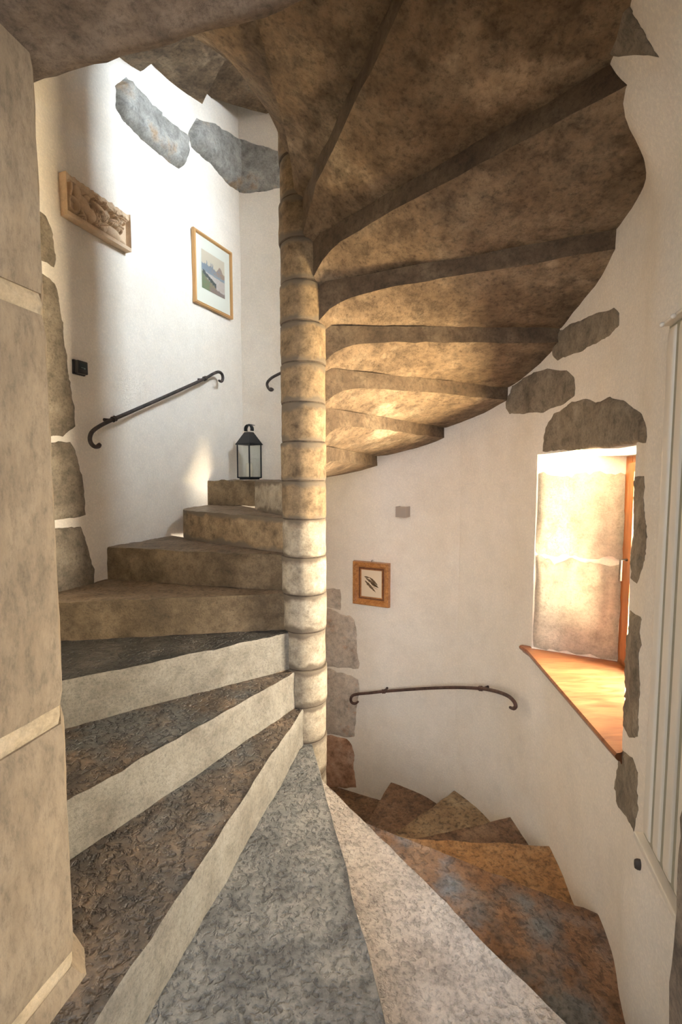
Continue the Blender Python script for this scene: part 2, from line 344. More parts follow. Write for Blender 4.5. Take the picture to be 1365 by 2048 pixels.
# ------------------------------------------------------------------ stones let into the plaster
def rough_outline(pts, step, amp, seed):
    out = []
    n = len(pts)
    for i in range(n):
        a, b = Vector(pts[i]), Vector(pts[(i + 1) % n]); L = (b - a).length; k = max(1, int(L / step))
        for j in range(k):
            p = a.lerp(b, j / k); q = Vector((p.x * .045 + seed * 3.7, p.y * .045, seed)) * (6.0 / max(step, 1e-6))
            q2 = q * 2.7
            out.append(p + Vector((noise.noise(q) + .7 * noise.noise(q2), noise.noise(q + Vector((9, 4, 2))) + .7 * noise.noise(q2 + Vector((3, 8, 1))))) * amp * 1.9)
    return out
def cut_stone(name, pts, mapping, mat, parent, step=6.0, amp=1.6, proud=.007, depth=.05, relief=.004, seed=1, bev=1.0):
    ol = rough_outline(pts, step, amp, seed); n = len(ol)
    xs = [p.x for p in ol]; ys = [p.y for p in ol]; g = step * 1.15
    inner = []
    x = min(xs)
    def inside(q):
        c = False; j = n - 1
        for i in range(n):
            if (ol[i].y > q.y) != (ol[j].y > q.y) and q.x < (ol[j].x - ol[i].x) * (q.y - ol[i].y) / (ol[j].y - ol[i].y) + ol[i].x: c = not c
            j = i
        return c
    def dist(q): return min((q - p).length for p in ol)
    while x < max(xs):
        y = min(ys)
        while y < max(ys):
            q = Vector((x + random.uniform(-.2, .2) * g, y + random.uniform(-.2, .2) * g))
            if inside(q) and dist(q) > step * .7: inner.append(q)
            y += g
        x += g
    vs, es, fs, *_ = delaunay_2d_cdt(ol + inner, [], [list(range(n))], 1, 1e-4)
    mb = MB(); P3 = []
    for q in vs:
        p, nn = mapping(q.x, q.y); d = dist(q)
        k = min(1, d / (step * 1.3 * bev)); k = math.sin(k * math.pi / 2)
        P3.append(p + nn * (.0015 + proud * k + relief * k * (fn(p, 16, seed) + .5 * fn(p, 40, seed))))
    mb.add(P3, fs)
    rim = []
    for q in ol:
        p, nn = mapping(q.x, q.y); rim.append((p + nn * .0015, p - nn * depth))
    m = len(rim)
    mb.add([a for a, b in rim] + [b for a, b in rim], [(i, (i + 1) % m, m + (i + 1) % m, m + i) for i in range(m)] + [tuple(range(m, 2 * m))])
    o = mb.build(name, mat, None, 50); o.parent = parent
    return o
def on_wall(walls):
    def f(u, v):
        p, n, w = wall_hit(u, v, 0, walls); return p + n * wdisp(p), n
    return f
QL, QR, QB = on_wall(('wall_left',)), on_wall(('wall_right',)), on_wall(('wall_back', 'wall_left'))
QBR = on_wall(('wall_right', 'wall_back'))
# dressed stones at the left edge beside the doorway
for i, (pts, mt) in enumerate([
  ([(80, 422), (98, 445), (107, 480), (109, 520), (107, 536), (92, 526), (76, 520)], 'wallstone'),
  ([(80, 545), (98, 557), (108, 568), (114, 590), (125, 645), (132, 705), (141, 765), (150, 830), (153, 852), (140, 862), (126, 872), (80, 873)], 'wallstone'),
  ([(85, 884), (142, 884), (152, 908), (162, 950), (169, 1000), (168, 1030), (150, 1035), (85, 1044)], 'wallstone'),
  ([(90, 1057), (158, 1052), (170, 1080), (182, 1120), (189, 1152), (178, 1240), (90, 1240)], 'wallstone')]):
    cut_stone('quoin_stone', pts, QL, M[mt], WALL['wall_left'], 6, 1.6, .010, .05, .005, 11 + i)
# stones high on the left wall and round the back corner
o = cut_stone('ledge_stone', [(231, 171), (253, 154), (272, 176), (308, 215), (338, 246), (374, 272), (376, 308), (369, 330), (356, 338), (334, 321), (281, 277), (246, 242), (231, 215)], QL, M['greystone'], WALL['wall_left'], 6, 1.4, .055, .05, .012, 21, 1.6)
o['label'] = 'grey stone ledge let into the left wall'
o = cut_stone('ledge_stone', [(376, 268), (393, 237), (418, 246), (475, 277), (552, 303), (590, 318), (590, 372), (556, 377), (519, 383), (488, 388), (457, 369), (418, 325), (382, 292)], QB, M['greystone'], WALL['wall_back'], 6, 1.6, .055, .05, .014, 22, 1.6)
o['label'] = 'grey and rust stone ledge across the back corner'
# right wall
for i, (pts, mt, pr) in enumerate([
  ([(1108, 684), (1124, 661), (1159, 642), (1197, 623), (1226, 617), (1237, 627), (1235, 650), (1210, 675), (1159, 703), (1118, 720), (1107, 709)], 'wallstone', .006),
  ([(1013, 795), (1026, 772), (1070, 744), (1096, 736), (1134, 741), (1150, 754), (1151, 792), (1134, 804), (1089, 824), (1020, 829), (1012, 814)], 'wallstone', .006),
  ([(1086, 903), (1092, 855), (1108, 826), (1146, 804), (1172, 797), (1190, 803), (1222, 794), (1254, 804), (1286, 829), (1297, 867), (1294, 886), (1262, 888), (1184, 899)], 'wallstone', .010),
  ([(1272, 954), (1291, 953), (1290, 1020), (1293, 1068), (1285, 1132), (1275, 1167), (1264, 1157), (1268, 1040)], 'wallstone', .006),
  ([(1263, 1221), (1282, 1234), (1284, 1380), (1279, 1475), (1259, 1475), (1248, 1450), (1252, 1323), (1257, 1260)], 'wallstone', .006),
  ([(1241, 1496), (1262, 1515), (1273, 1545), (1274, 1628), (1266, 1663), (1240, 1609), (1231, 1577), (1235, 1526)], 'wallstone', .006),
  ([(1283, 0), (1298, 32), (1330, 60), (1365, 86), (1420, 100), (1420, -60), (1270, -60)], 'wallstone', .008)]):
    o = cut_stone('wall_stone', pts, QR, M[mt], WALL['wall_right'], 5, 1.5, pr, .05, .005, 31 + i)
    if i == 2: o['label'] = 'rough lintel stone above the window recess'
# jamb stones of the lower doorway behind the newel
for i, (pts, mt) in enumerate([
  ([(630, 1176), (660, 1178), (679, 1180), (683, 1193), (681, 1221), (658, 1215), (630, 1212)], 'pinkstone'),
  ([(630, 1214), (660, 1217), (679, 1228), (700, 1230), (709, 1240), (713, 1254), (715, 1298), (720, 1327), (718, 1338), (661, 1334), (630, 1333)], 'pinkstone'),
  ([(630, 1336), (662, 1337), (674, 1344), (702, 1350), (717, 1359), (720, 1369), (717, 1405), (710, 1452), (710, 1473), (696, 1475), (664, 1467), (630, 1466)], 'pinkstone'),
  ([(630, 1469), (665, 1470), (694, 1478), (704, 1489), (709, 1503), (708, 1532), (712, 1575), (630, 1575)], 'redstone')]):
    cut_stone('door_jamb_stone', pts, QBR, M[mt], WALL['wall_back'], 5, 1.2, .012, .05, .004, 51 + i)
# two pale blocks in the far side of the window recess
def on_reveal(s, z):
    d = Vector((G_F[0] - WIN_F[0], G_F[1] - WIN_F[1], 0)); n = Vector((d.y, -d.x, 0)).normalized()
    if n.y > 0: n = -n
    return Vector((WIN_F[0], WIN_F[1], 0)) + d * s + Vector((0, 0, z)), n
for i, (za, zb) in enumerate(((.56, 1.035), (1.062, 1.475))):
    o = cut_stone('reveal_stone', [(.02, za), (.98, za), (.98, zb), (.6, zb + .01), (.3, zb - .01), (.02, zb)], on_reveal, M['revealstone'], WALL['wall_right'], .05, .012, .008, .03, .006, 71 + i, .5)

# ------------------------------------------------------------------ stone staircase
H = .18
DPHI = {-13: .1, -12: .33, -11: .93, -10: -2.36, -9: -1.47, -8: 1.52, -7: .59, -6: 3.2, -5: -1.45, -4: -2.13, -3: .09, -2: .62, -1: .09}
def zlev(k): return H * (k + 8) + (.03 * (k - 10) if k > 10 else 0)
def phi(k): return R(151.71 + 23.51 * k + DPHI.get(k, 0))
RO = -.022
def dirs(k):
    p = phi(k); return Vector((-math.sin(p), -math.cos(p))), Vector((-math.cos(p), math.sin(p)))
closed = [p.copy() for p in PL['wall_right'] + PL['wall_back'][1:] + PL['wall_left'][1:]] + [Vector((-.42, -1.36))]
def r_out(k, shift=0.0):
    d, t = dirs(k); o = t * (RO + shift); best = None; n = len(closed)
    for i in range(n):
        a, b = closed[i], closed[(i + 1) % n]; e = b - a; den = d.x * e.y - d.y * e.x
        if abs(den) < 1e-9: continue
        q = a - o; tt = (q.x * e.y - q.y * e.x) / den; s = (q.x * d.y - q.y * d.x) / den
        if 0 <= s <= 1 and tt > .2: best = tt if best is None else min(best, tt)
    return best
STAIR = empty('spiral_staircase', (0, 0, zlev(-16) - H), 'worn grey and brown stone spiral staircase winding around a round newel', 'staircase')
SP = Matrix.Translation(-STAIR.location)
def stair_step(k, F0, F1, B0, B1, mats, nr=26, nt=12, amp=.004, cove=.13, roundend=0.0):
    z = zlev(k); rows = []; sec_m = None
    for i in range(nr + 1):
        t = i / nr; F = F0.lerp(F1, t); B = B0.lerp(B1, t); Wd = (B - F).length; e = min(.4, .014 / max(Wd, .02))
        rad = ((F + B) / 2).length
        cv = cove * math.exp(-max(0, rad - .07) / .075)
        pts = []; ms = []
        sg = 9
        for j in range(sg + 1):                       # underside, back to front
            s = 1 - j / sg; pts.append((s, z - H + .60 * H * (max(0, s - .10) / .90) - cv * s ** .6 - (.012 if 0 < j < sg else 0) * math.sin(s * math.pi), 0))
        for j in range(1, 7): pts.append((0.0, z - H + (H - .013) * j / 6, 1))     # riser
        pts.append((e * .28, z - .004, 1)); pts.append((e, z, 2))
        for j in range(1, nt + 1): pts.append((e + (1 - e) * j / nt, z, 2))
        pts.append((1.0, z - .25 * H, 3))
        row = []
        for q, (s, zz, m) in enumerate(pts):
            p = F.lerp(B, s); P = Vector((p.x, p.y, zz))
            wear = 0
            if m == 2: wear = -.010 * math.sin(math.pi * min(1, t * 1.05)) * max(0, 1 - s) ** 1.5
            dz = amp * (fn(P, 9, k * 1.3) + .6 * fn(P, 24, k)) + (.35 * amp * fn(P, 60, k) if m == 2 else 0)
            tang = (B - F).normalized() * amp * (1.2 * fn(P, 7, k + 40) + .6 * fn(P, 22, k + 9))
            if m == 2 and s > .9: dz *= .2
            cut = 0
            if roundend and t > 1 - roundend and s < .9: cut = (1 - math.sqrt(max(0, 1 - ((t - 1 + roundend) / roundend) ** 2))) * .16 * (1 - s)
            ad = (B - F).normalized() * cut
            row.append(P + Vector((tang.x + ad.x, tang.y + ad.y, dz + wear)))
        rows.append(row); sec_m = [p[2] for p in pts]
    n = len(rows[0]); mb = MB(); vs = [p for r in rows for p in r]; fs = []; mi = []
    for i in range(nr):
        for j in range(n):
            kx = (j + 1) % n; fs.append((i * n + j, i * n + kx, (i + 1) * n + kx, (i + 1) * n + j))
            m = sec_m[kx]; mi.append({0: 0, 1: 1, 2: 2, 3: 3}[m] if kx else 3)
    mb.add(vs, fs, mi)
    mb.add(rows[0], [tuple(range(n))], 0); mb.add(rows[-1], [tuple(range(n))[::-1]], 1)
    o = mb.build('step', mats, None, 38); o.parent = STAIR; o.matrix_parent_inverse = SP
    return o
TREAD_OF = {-7: 'grey', -8: 'pale', -9: 'rust', -10: 'orange', -11: 'umber', -12: 'tan', -13: 'umber', -14: 'umber', -6: 'darkbrown', -5: 'darkbrown', -4: 'black', -3: 'brown', -2: 'brown', -1: 'brown', 0: 'brown'}
RISER_OF = {-3: 'riser_brown', -2: 'riser_brown', -1: 'newel_brown', 0: 'newel'}
def newel_drum(k, step):
    z0, z1 = zlev(k) - H, zlev(k); rows = []; prof = []
    n = 44; r0 = .106 + .002 * math.sin(k * 2.1)
    zs = [0, .006, .014, .022, .035, .06, .09, .12, .15, .166, .174, H]
    ox, oy = .003 * math.sin(k * 3.3), .003 * math.cos(k * 1.9)
    for q in zs:
        dr = -.0035 if q in (0, H) else (-.002 if q == .006 else 0)
        row = []
        for j in range(n):
            a = 2 * math.pi * j / n; P = Vector((math.cos(a) * r0, math.sin(a) * r0, z0 + q))
            rr = r0 + dr + .0028 * fn(P, 14, k) + .0018 * fn(P, 40, k)
            row.append((ox + rr * math.cos(a), oy + rr * math.sin(a), z0 + q + (.003 * fn(P, 10, 2) if 0 < q < H else 0)))
        rows.append(row)
    mb = MB()
    for i in range(len(zs) - 1): mb.grid(rows[i:i + 2], 1 if zs[i + 1] <= .0065 else 0, True)
    mb.add(rows[0], [tuple(range(n))], 1); mb.add(rows[-1], [tuple(range(n))[::-1]], 0)
    o = mb.build('newel_drum', [M['newel_brown' if k >= 0 else 'newel'], M['joint']], None, 50); o.parent = step
    return o
for k in range(-16, 19):
    d0, t0 = dirs(k); d1, t1 = dirs(k + 1); ov = .048
    emb = .07
    ro0, ro1 = r_out(k) + emb, r_out(k + 1, ov) + emb
    F0 = d0 * .05 + t0 * RO; F1 = d0 * ro0 + t0 * RO; B0 = d1 * .05 + t1 * (RO + ov); B1 = d1 * ro1 + t1 * (RO + ov)
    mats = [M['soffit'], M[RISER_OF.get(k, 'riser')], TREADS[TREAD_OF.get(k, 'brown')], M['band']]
    near = -10 <= k <= -2
    if k == 0:
        Fm = d0 * .70 + t0 * RO; Bm = d1 * .62 + t1 * (RO + ov)
        st = stair_step(k, F0, Fm, B0, Bm, mats, 18, 10, .003)
        stair_step(k, Vector((-.34, .93)), Vector((-.93, 1.16)), Vector((-.02, .66)), Vector((-.05, 1.52)), [M['soffit'], M['riser_brown'], TREADS['brown'], M['soffit']], 26, 14, .010, 0)['label'] = 'rough stone block set back behind the top visible step'
    elif k == -1:
        st = stair_step(k, F0, d0 * 1.10 + t0 * RO, B0, B1, mats, 30, 14, .005, roundend=.2)
    else:
        st = stair_step(k, F0, F1, B0, B1, mats, 44 if near else 26, 26 if near else 12, .0058 if k < 0 else .007)
    newel_drum(k, st)

# ------------------------------------------------------------------ doorway: jamb stones, lintel, wall it is cut through
AX = Vector((math.cos(R(14)), -math.sin(R(14)), 0)); DP = Vector((-math.sin(R(14)), -math.cos(R(14)), 0))
E0 = Vector((CAM.x - .554, CAM.y + .983, 0))
def dw(u, w, z): return E0 + AX * u + DP * w + Vector((0, 0, z))
DOORWAY = empty('door_1', tuple(dw(.5, .2, 0)), 'rough stone doorway framing the view with jambs and lintel', 'doorway', 'structure')
DI = Matrix.Translation(-DOORWAY.location)
def in_door(o): o.parent = DOORWAY; o.matrix_parent_inverse = DI; return o
def jamb_block(name, sgn, u0, depth, thick, z0, z1, mat, cham=.065, seed=0, stop=False, inset=0.0):
    """one block: cross-section with the stair-side arris cut back, stacked rings"""
    nz = max(2, int((z1 - z0) / .03)); rows = []
    for i in range(nz + 1):
        z = lerp(z0, z1, i / nz); c = cham
        if stop: c = cham * min(1, max(0, (z - (z1 - .11)) / .10)) if z < z1 - .005 else cham
        e = .006 if i in (0, nz) else 0
        cs = [(0 - e - inset, c)]
        m = 14
        cs += [(-e - inset, lerp(c, thick, j / m)) for j in range(1, m + 1)]
        cs += [(-depth, thick), (-depth, 0), (-c - .001 - inset, e)]
        row = []
        for u, w in cs:
            P = dw(u0 + sgn * u, w, z); q = .0035 * fn(P, 10, seed) + .0018 * fn(P, 34, seed)
            row.append(P + AX * q * (1 if u > -depth else 0))
        rows.append(row)
    mb = MB().grid(rows, 0, True); n = len(rows[0]); mb.add(rows[0], [tuple(range(n))]); mb.add(rows[-1], [tuple(range(n))[::-1]])
    return in_door(mb.build(name, mat, None, 40))
ZL = 2.245
levels = [(-.25, .410), (.446, .950), (.990, 1.768), (1.808, ZL - .004)]
DWID = 1.13
for s, u0 in ((1, 0.0), (-1, DWID)):
    for i, (za, zb) in enumerate(levels):
        jamb_block('jamb_stone', s, u0, .36, .62, za, zb, M['jamb'] if s > 0 else M['lintel'], .075 if s > 0 else .02, i + (3 if s < 0 else 0), stop=(i == 0 and s > 0))
    for (a, b), (c, d) in zip(levels[:-1], levels[1:]):
        jamb_block('mortar_joint', s, u0, .36, .62, b - .002, c + .002, M['mortar'], .076 if s > 0 else .02, 30, inset=.004)
# lintel: one long beam with a rough underside
rows = []
nu, nw = 70, 26
def lin(u, w, top=False):
    z = ZL + .035 * (u / .6) * .6 + .004
    P = dw(u, w, z)
    if top: return dw(u, w, z + .42)
    q = .010 * fn(P, 7, 4) + .006 * fn(P, 20, 8) + .003 * fn(P, 45, 8)
    edge = .012 * max(0, 1 - w / .02)
    return P + Vector((0, 0, q + edge))
mb = MB()
U0, U1 = -.5, 1.6
mb.grid([[lin(lerp(U0, U1, i / nu), (j / nw) ** 1.6 * .62) for j in range(nw + 1)] for i in range(nu + 1)])
mb.grid([[lin(lerp(U0, U1, i / nu), 0), lin(lerp(U0, U1, i / nu), 0, True)] for i in range(nu + 1)])
mb.grid([[lin(lerp(U0, U1, i / nu), .62), lin(lerp(U0, U1, i / nu), .62, True)] for i in range(nu + 1)])
mb.grid([[lin(lerp(U0, U1, i / nu), 0, True), lin(lerp(U0, U1, i / nu), .62, True)] for i in range(nu + 1)])
for uu in (U0, U1):
    mb.add([lin(uu, (j / nw) ** 1.6 * .62) for j in range(nw + 1)] + [lin(uu, .62, True), lin(uu, 0, True)], [tuple(range(nw + 3))])
in_door(mb.build('lintel_stone', M['lintel'], None, 45))
mb = MB()
def dbox(u0, u1, w0, w1, z0, z1):
    vs = [dw(u, w, z) for u in (u0, u1) for w in (w0, w1) for z in (z0, z1)]
    mb.add(vs, [(0, 1, 3, 2), (4, 6, 7, 5), (0, 4, 5, 1), (2, 3, 7, 6), (0, 2, 6, 4), (1, 5, 7, 3)])
dbox(-1.6, -.355, .005, .615, Z0, ZL); dbox(DWID + .355, 2.4, .005, .615, Z0, ZL)
dbox(-1.6, -.5, .005, .615, ZL, Z1); dbox(1.6, 2.4, .005, .615, ZL, Z1); dbox(-.5, 1.6, .005, .615, ZL + .40, Z1)
tag(mb.build('wall_front', M['plaster'], None), 'plastered wall around the doorway the view looks through', 'wall', kind='structure')

# floors and ceiling
def slab(name, pts, z0, z1, mat, label, cat):
    n = len(pts); mb = MB().add([(x, y, z0) for x, y in pts] + [(x, y, z1) for x, y in pts], [tuple(range(n))[::-1], tuple(range(n, 2 * n))] + [(i, (i + 1) % n, n + (i + 1) % n, n + i) for i in range(n)])
    return tag(mb.build(name, mat, None), label, cat, kind='structure')
a, b, c, d = dw(-1.6, .03, 0), dw(2.4, .03, 0), dw(2.6, 3.4, 0), dw(-2.2, 3.4, 0)
slab('floor', [(a.x, a.y), (b.x, b.y), (c.x, c.y), (d.x, d.y)], -.25, -.004, TREADS['brown'], 'stone floor of the room in front of the doorway', 'floor')
slab('floor_lower', [(-1.7, -1.7), (1.7, -1.7), (1.7, 1.9), (-1.7, 1.9)], Z0 - .2, zlev(-16) - H, TREADS['umber'], 'stone floor at the foot of the stairwell', 'floor')
slab('ceiling', [(-1.9, -1.9), (1.9, -1.9), (1.9, 1.9), (-1.9, 1.9)], Z1 - .02, Z1 + .2, M['plaster'], 'plaster ceiling closing the stairwell', 'ceiling')

# ------------------------------------------------------------------ wrought iron handrails
def smooth_path(pts, n=6):
    P = [Vector(p) for p in pts]; out = []
    for i in range(len(P) - 1):
        a, b, c, d = P[max(i - 1, 0)], P[i], P[i + 1], P[min(i + 2, len(P) - 1)]
        for j in range(n):
            t = j / n; out.append(.5 * ((2 * b) + (c - a) * t + (2 * a - 5 * b + 4 * c - d) * t * t + (3 * b - a - 3 * c + d) * t ** 3))
    out.append(P[-1]); return out
def handrail(pts3, collars, label, mat, r=.0105):
    """pts3: path; collars: (point, direction, wall point)"""
    base = Vector(pts3[len(pts3) // 2]); o = empty('iron_handrail', tuple(base), label, 'handrail'); I = Matrix.Translation(-base)
    sp = smooth_path(pts3); n = len(sp)
    rad = [r * (.72 + .28 * min(1, min(i, n - 1 - i) / 8)) for i in range(n)]
    b = MB().tube(sp, rad, 12).build('rail', mat, o, 60); b.matrix_parent_inverse = I
    for p, t, wp in collars:
        t = t.normalized()
        c = MB().tube([p - t * .011, p - t * .009, p - t * .003, p + t * .003, p + t * .009, p + t * .011], [r * 1.15, r * 1.55, r * 1.35, r * 1.35, r * 1.55, r * 1.15], 14).build('collar', mat, o, 60); c.matrix_parent_inverse = I
        n_ = (wp - p).normalized(); q = p + Vector((0, 0, -.0))
        k = MB().tube([q, q.lerp(wp, .5) - Vector((0, 0, .004)), wp + n_ * .012], [.0085, .008, .010], 8).build('bracket', mat, o, 60); k.matrix_parent_inverse = I
    return o
def rail_px(px, walls, off, collars_px, label, mat, r=.0105):
    pts = [wall_hit(u, v, off, walls)[0] for u, v in px]
    cs = []
    for u, v, du, dv in collars_px:
        p, n, w = wall_hit(u, v, off, walls); q = wall_hit(u + du, v + dv, off, walls)[0]
        cs.append((p, q - p, p - n * (off + .006)))
    return handrail(pts, cs, label, mat, r)
rail_px([(193, 893), (199, 889), (197, 893), (189, 893), (182, 886), (180, 875), (185, 863), (200, 852), (226, 839), (270, 820), (340, 789), (408, 758), (426, 748), (437, 744), (444, 748), (446, 757), (443, 763), (438, 761)],
        ('wall_left',), .065, [(228, 838, 20, -9), (410, 757, 20, -9)], 'straight black iron handrail climbing the left wall below the picture', M['iron'])
rail_px([(717, 1403), (711, 1407), (704, 1405), (702, 1398), (706, 1391), (718, 1388), (740, 1386), (767, 1383), (820, 1379), (870, 1376), (915, 1375), (960, 1377), (990, 1382), (1015, 1391), (1028, 1402), (1032, 1412), (1028, 1417), (1021, 1415)],
        ('wall_back', 'wall_right'), .07, [(768, 1383, 20, -1), (962, 1377, 20, 1)], 'curved rusty iron handrail on the lower wall beside the window sill', M['rustiron'])
p0 = [wall_hit(u, v, .07, ('wall_back',))[0] for u, v in [(541, 776), (546, 779), (541, 780), (536, 774), (535, 766), (541, 758), (552, 751)]]
e = p0[-1]
p0 += [e + Vector((.12 * i, -.012 * i * i * .5, .055 * i)) for i in range(1, 5)]
wq = p0[-3]
handrail(p0, [(wq, p0[-2] - wq, wq + Vector((0, .085, 0)))], 'black iron handrail end curling out from behind the newel', M['iron'])

# ------------------------------------------------------------------ things on the walls
def wall_plane(u, v, walls):
    p, n, w = wall_hit(u, v, 0, walls); p = p + n * wdisp(p)
    X = Vector((0, 0, 1)).cross(n).normalized()
    return p, n, X                           # X points to the right as seen from the room
def px_plane(u, v, p, n):
    d = ray(u, v); t = (p - CAM).dot(n) / d.dot(n); return CAM + d * t
def wall_frame(u, v, corners, walls, off=.02):
    p, n, X = wall_plane(u, v, walls); c = p + n * off
    q = [px_plane(a, b, c, n) - c for a, b in corners]    # TL TR BR BL
    xs = [k.dot(X) for k in q]; zs = [k.z for k in q]
    x0, x1 = (xs[0] + xs[3]) / 2, (xs[1] + xs[2]) / 2; zz0, zz1 = (zs[2] + zs[3]) / 2, (zs[0] + zs[1]) / 2
    ctr = p + X * (x0 + x1) / 2 + Vector((0, 0, (zz0 + zz1) / 2))
    Mx = Matrix((X, Vector((0, 0, 1)), n)).transposed().to_4x4(); Mx.translation = ctr
    return Mx, x1 - x0, zz1 - zz0                           # local: x right, y up, z out of the wall
def frame_ring(mb, w, h, prof, mi=0):
    """prof: (inset from outer edge, height above the wall), swept around the rectangle"""
    rows = []
    for sx, sy in ((-1, -1), (1, -1), (1, 1), (-1, 1), (-1, -1)):
        rows.append([(sx * (w / 2 - a), sy * (h / 2 - a), b) for a, b in prof])
    mis = [mi] if isinstance(mi, int) else mi
    for j in range(len(prof) - 1):
        mb.grid([[r[j], r[j + 1]] for r in rows], mis[min(j, len(mis) - 1)])
    return mb
# gilt-framed landscape on the left wall
Mx, w, h = wall_frame(428, 545, [(390, 455), (466, 505), (466, 638), (389, 602)], ('wall_left',), .025)
pic = empty('framed_picture', (0, 0, 0), 'thin gilt frame with a small river landscape on the left wall', 'picture'); pic.matrix_world = Mx
fw = .021
frame_ring(MB(), w, h, [(0, .002), (0, .022), (.004, .027), (.010, .025), (.014, .028), (fw - .003, .024), (fw, .014), (fw, .006)]).build('frame', M['gold'], pic, 30)
MB().box((-w / 2 + .004, -h / 2 + .004, .003), (w / 2 - .004, h / 2 - .004, .012)).build('mount', M['mat'], pic)
aw, ah = w * .60, h * .535
mb = MB(); NX, NY = 56, 72
mb.grid([[(lerp(-aw / 2, aw / 2, i / NX), lerp(-ah / 2, ah / 2, j / NY) + .01, .0135) for i in range(NX + 1)] for j in range(NY + 1)])
art = mb.build('painting', M['paint'], pic, weld=False)
ca = art.data.color_attributes.new('paint', 'FLOAT_COLOR', 'POINT')
def mixc(a, b, t): t = max(0, min(1, t)); return tuple(x + (y - x) * t for x, y in zip(a, b))
def paintcol(x, y):
    q = (x * 5, y * 5, 0); n1 = fn(q, 1, 3); n2 = fn(q, 4, 7); n3 = fn(q, 9, 1)
    c = mixc((.62, .56, .44), (.70, .60, .50), y)                             # pale sky
    ridge = .66 + .10 * fn((x * 5, 0, 0), 1, 2) + .05 * fn((x * 17, 0, 0), 1, 5) + (.10 if .62 < x < .95 else 0) * math.sin((x - .62) / .33 * math.pi)
    for sx in (.22, .40, .47): ridge = max(ridge, .80 - abs(x - sx) * 5)
    if y < ridge: c = mixc((.25, .30, .38), (.40, .25, .18), (x - .35) * 1.6 + n2 * .9)
    if y < .50 + .03 * n1: c = mixc((.24, .30, .37), (.30, .34, .42), .5 + n2)
    if y < .47 - .05 * x + .01 * n2: c = mixc((.62, .56, .58), (.56, .47, .44), x + n2)       # river
    bank = .46 - .46 * max(0, x) ** .8 + .03 * n1
    if y < bank: c = mixc((.20, .25, .15), (.36, .24, .18), x * 1.5 + n2)
    if abs(y - (.47 - .42 * x)) < .055 + .03 * n2 and .05 < x < .62: c = mixc((.04, .05, .06), (.10, .12, .13), .5 + n3)   # rocks
    if y < .16 - .06 * x + .04 * n2: c = mixc((.36, .23, .17), (.22, .19, .22), .5 + n3 * 1.3)
    if x < .35 and y < .26 + .03 * n1: c = mixc((.18, .27, .15), (.26, .22, .14), .4 + n2)
    return c
for v_, e_ in zip(art.data.vertices, ca.data):
    e_.color = (*paintcol(v_.co.x / aw + .5, (v_.co.y - .01) / ah + .5), 1)
MB().box((-w / 2 + fw - .002, -h / 2 + fw - .002, .0155), (w / 2 - fw + .002, h / 2 - fw + .002, .017)).build('glazing', M['glass'], pic)

# small chestnut frame with a leaf print on the back wall
Mx, w, h = wall_frame(742, 1170, [(704, 1122), (777, 1127), (780, 1217), (707, 1208)], ('wall_back',), .035)
pic = empty('framed_picture', (0, 0, 0), 'small deep orange wooden frame with a leaf print on the back wall', 'picture'); pic.matrix_world = Mx
frame_ring(MB(), w, h, [(0, .002), (0, .012), (.004, .040), (.009, .044), (.020, .041), (.042, .020), (.046, .018)]).build('frame', M['framewood'], pic, 30)
frame_ring(MB(), w - .09, h - .09, [(0, .002), (0, .018), (.014, .016), (.015, .006)]).build('inner_frame', M['framedark'], pic, 30)
frame_ring(MB(), w - .118, h - .118, [(0, .004), (0, .0205), (.005, .0205), (.006, .010)]).build('slip_frame', M['framewood'], pic, 30)
iw, ih = w - .128, h - .128
MB().box((-iw / 2, -ih / 2, .006), (iw / 2, ih / 2, .0115)).build('print', M['paper'], pic)
mb = MB(); mi = []
def leaf(cx, cy, L, wd, ang, m):
    n = 10; up = []; lo = []
    for i in range(n + 1):
        t = i / n; y = wd * max(0, math.sin(math.pi * t ** .8)) * (1 + .18 * math.sin(t * 26)); up.append((t * L, y)); lo.append((t * L, -y))
    loop = up + lo[::-1][1:-1]; c, s = math.cos(ang), math.sin(ang)
    mb.add([(cx + x * c - y * s, cy + x * s + y * c, .0122) for x, y in loop], [tuple(range(len(loop)))], m)
for args in [(-.30, .20, .78, .055, -.55, 0), (-.33, .10, .75, .06, -.75, 0), (-.10, .23, .55, .05, -.70, 0), (-.05, .02, .42, .05, -.45, 0), (-.36, .24, .30, .035, -.15, 0), (-.30, -.04, .62, .012, -.32, 1), (.0, -.08, .36, .012, -.42, 1)]:
    leaf(args[0] * iw, args[1] * ih, args[2] * iw, args[3] * ih * .8, args[4], args[5])
mb.build('leaf_drawing', [M['ink'], M['inkpale']], pic, weld=False)
MB().tube([(0, h / 2 - .004, .012), (0, h / 2 + .010, .014), (.004, h / 2 + .013, .010), (.006, h / 2 + .008, -.004)], .002, 6).build('hook', M['iron'], pic, True)

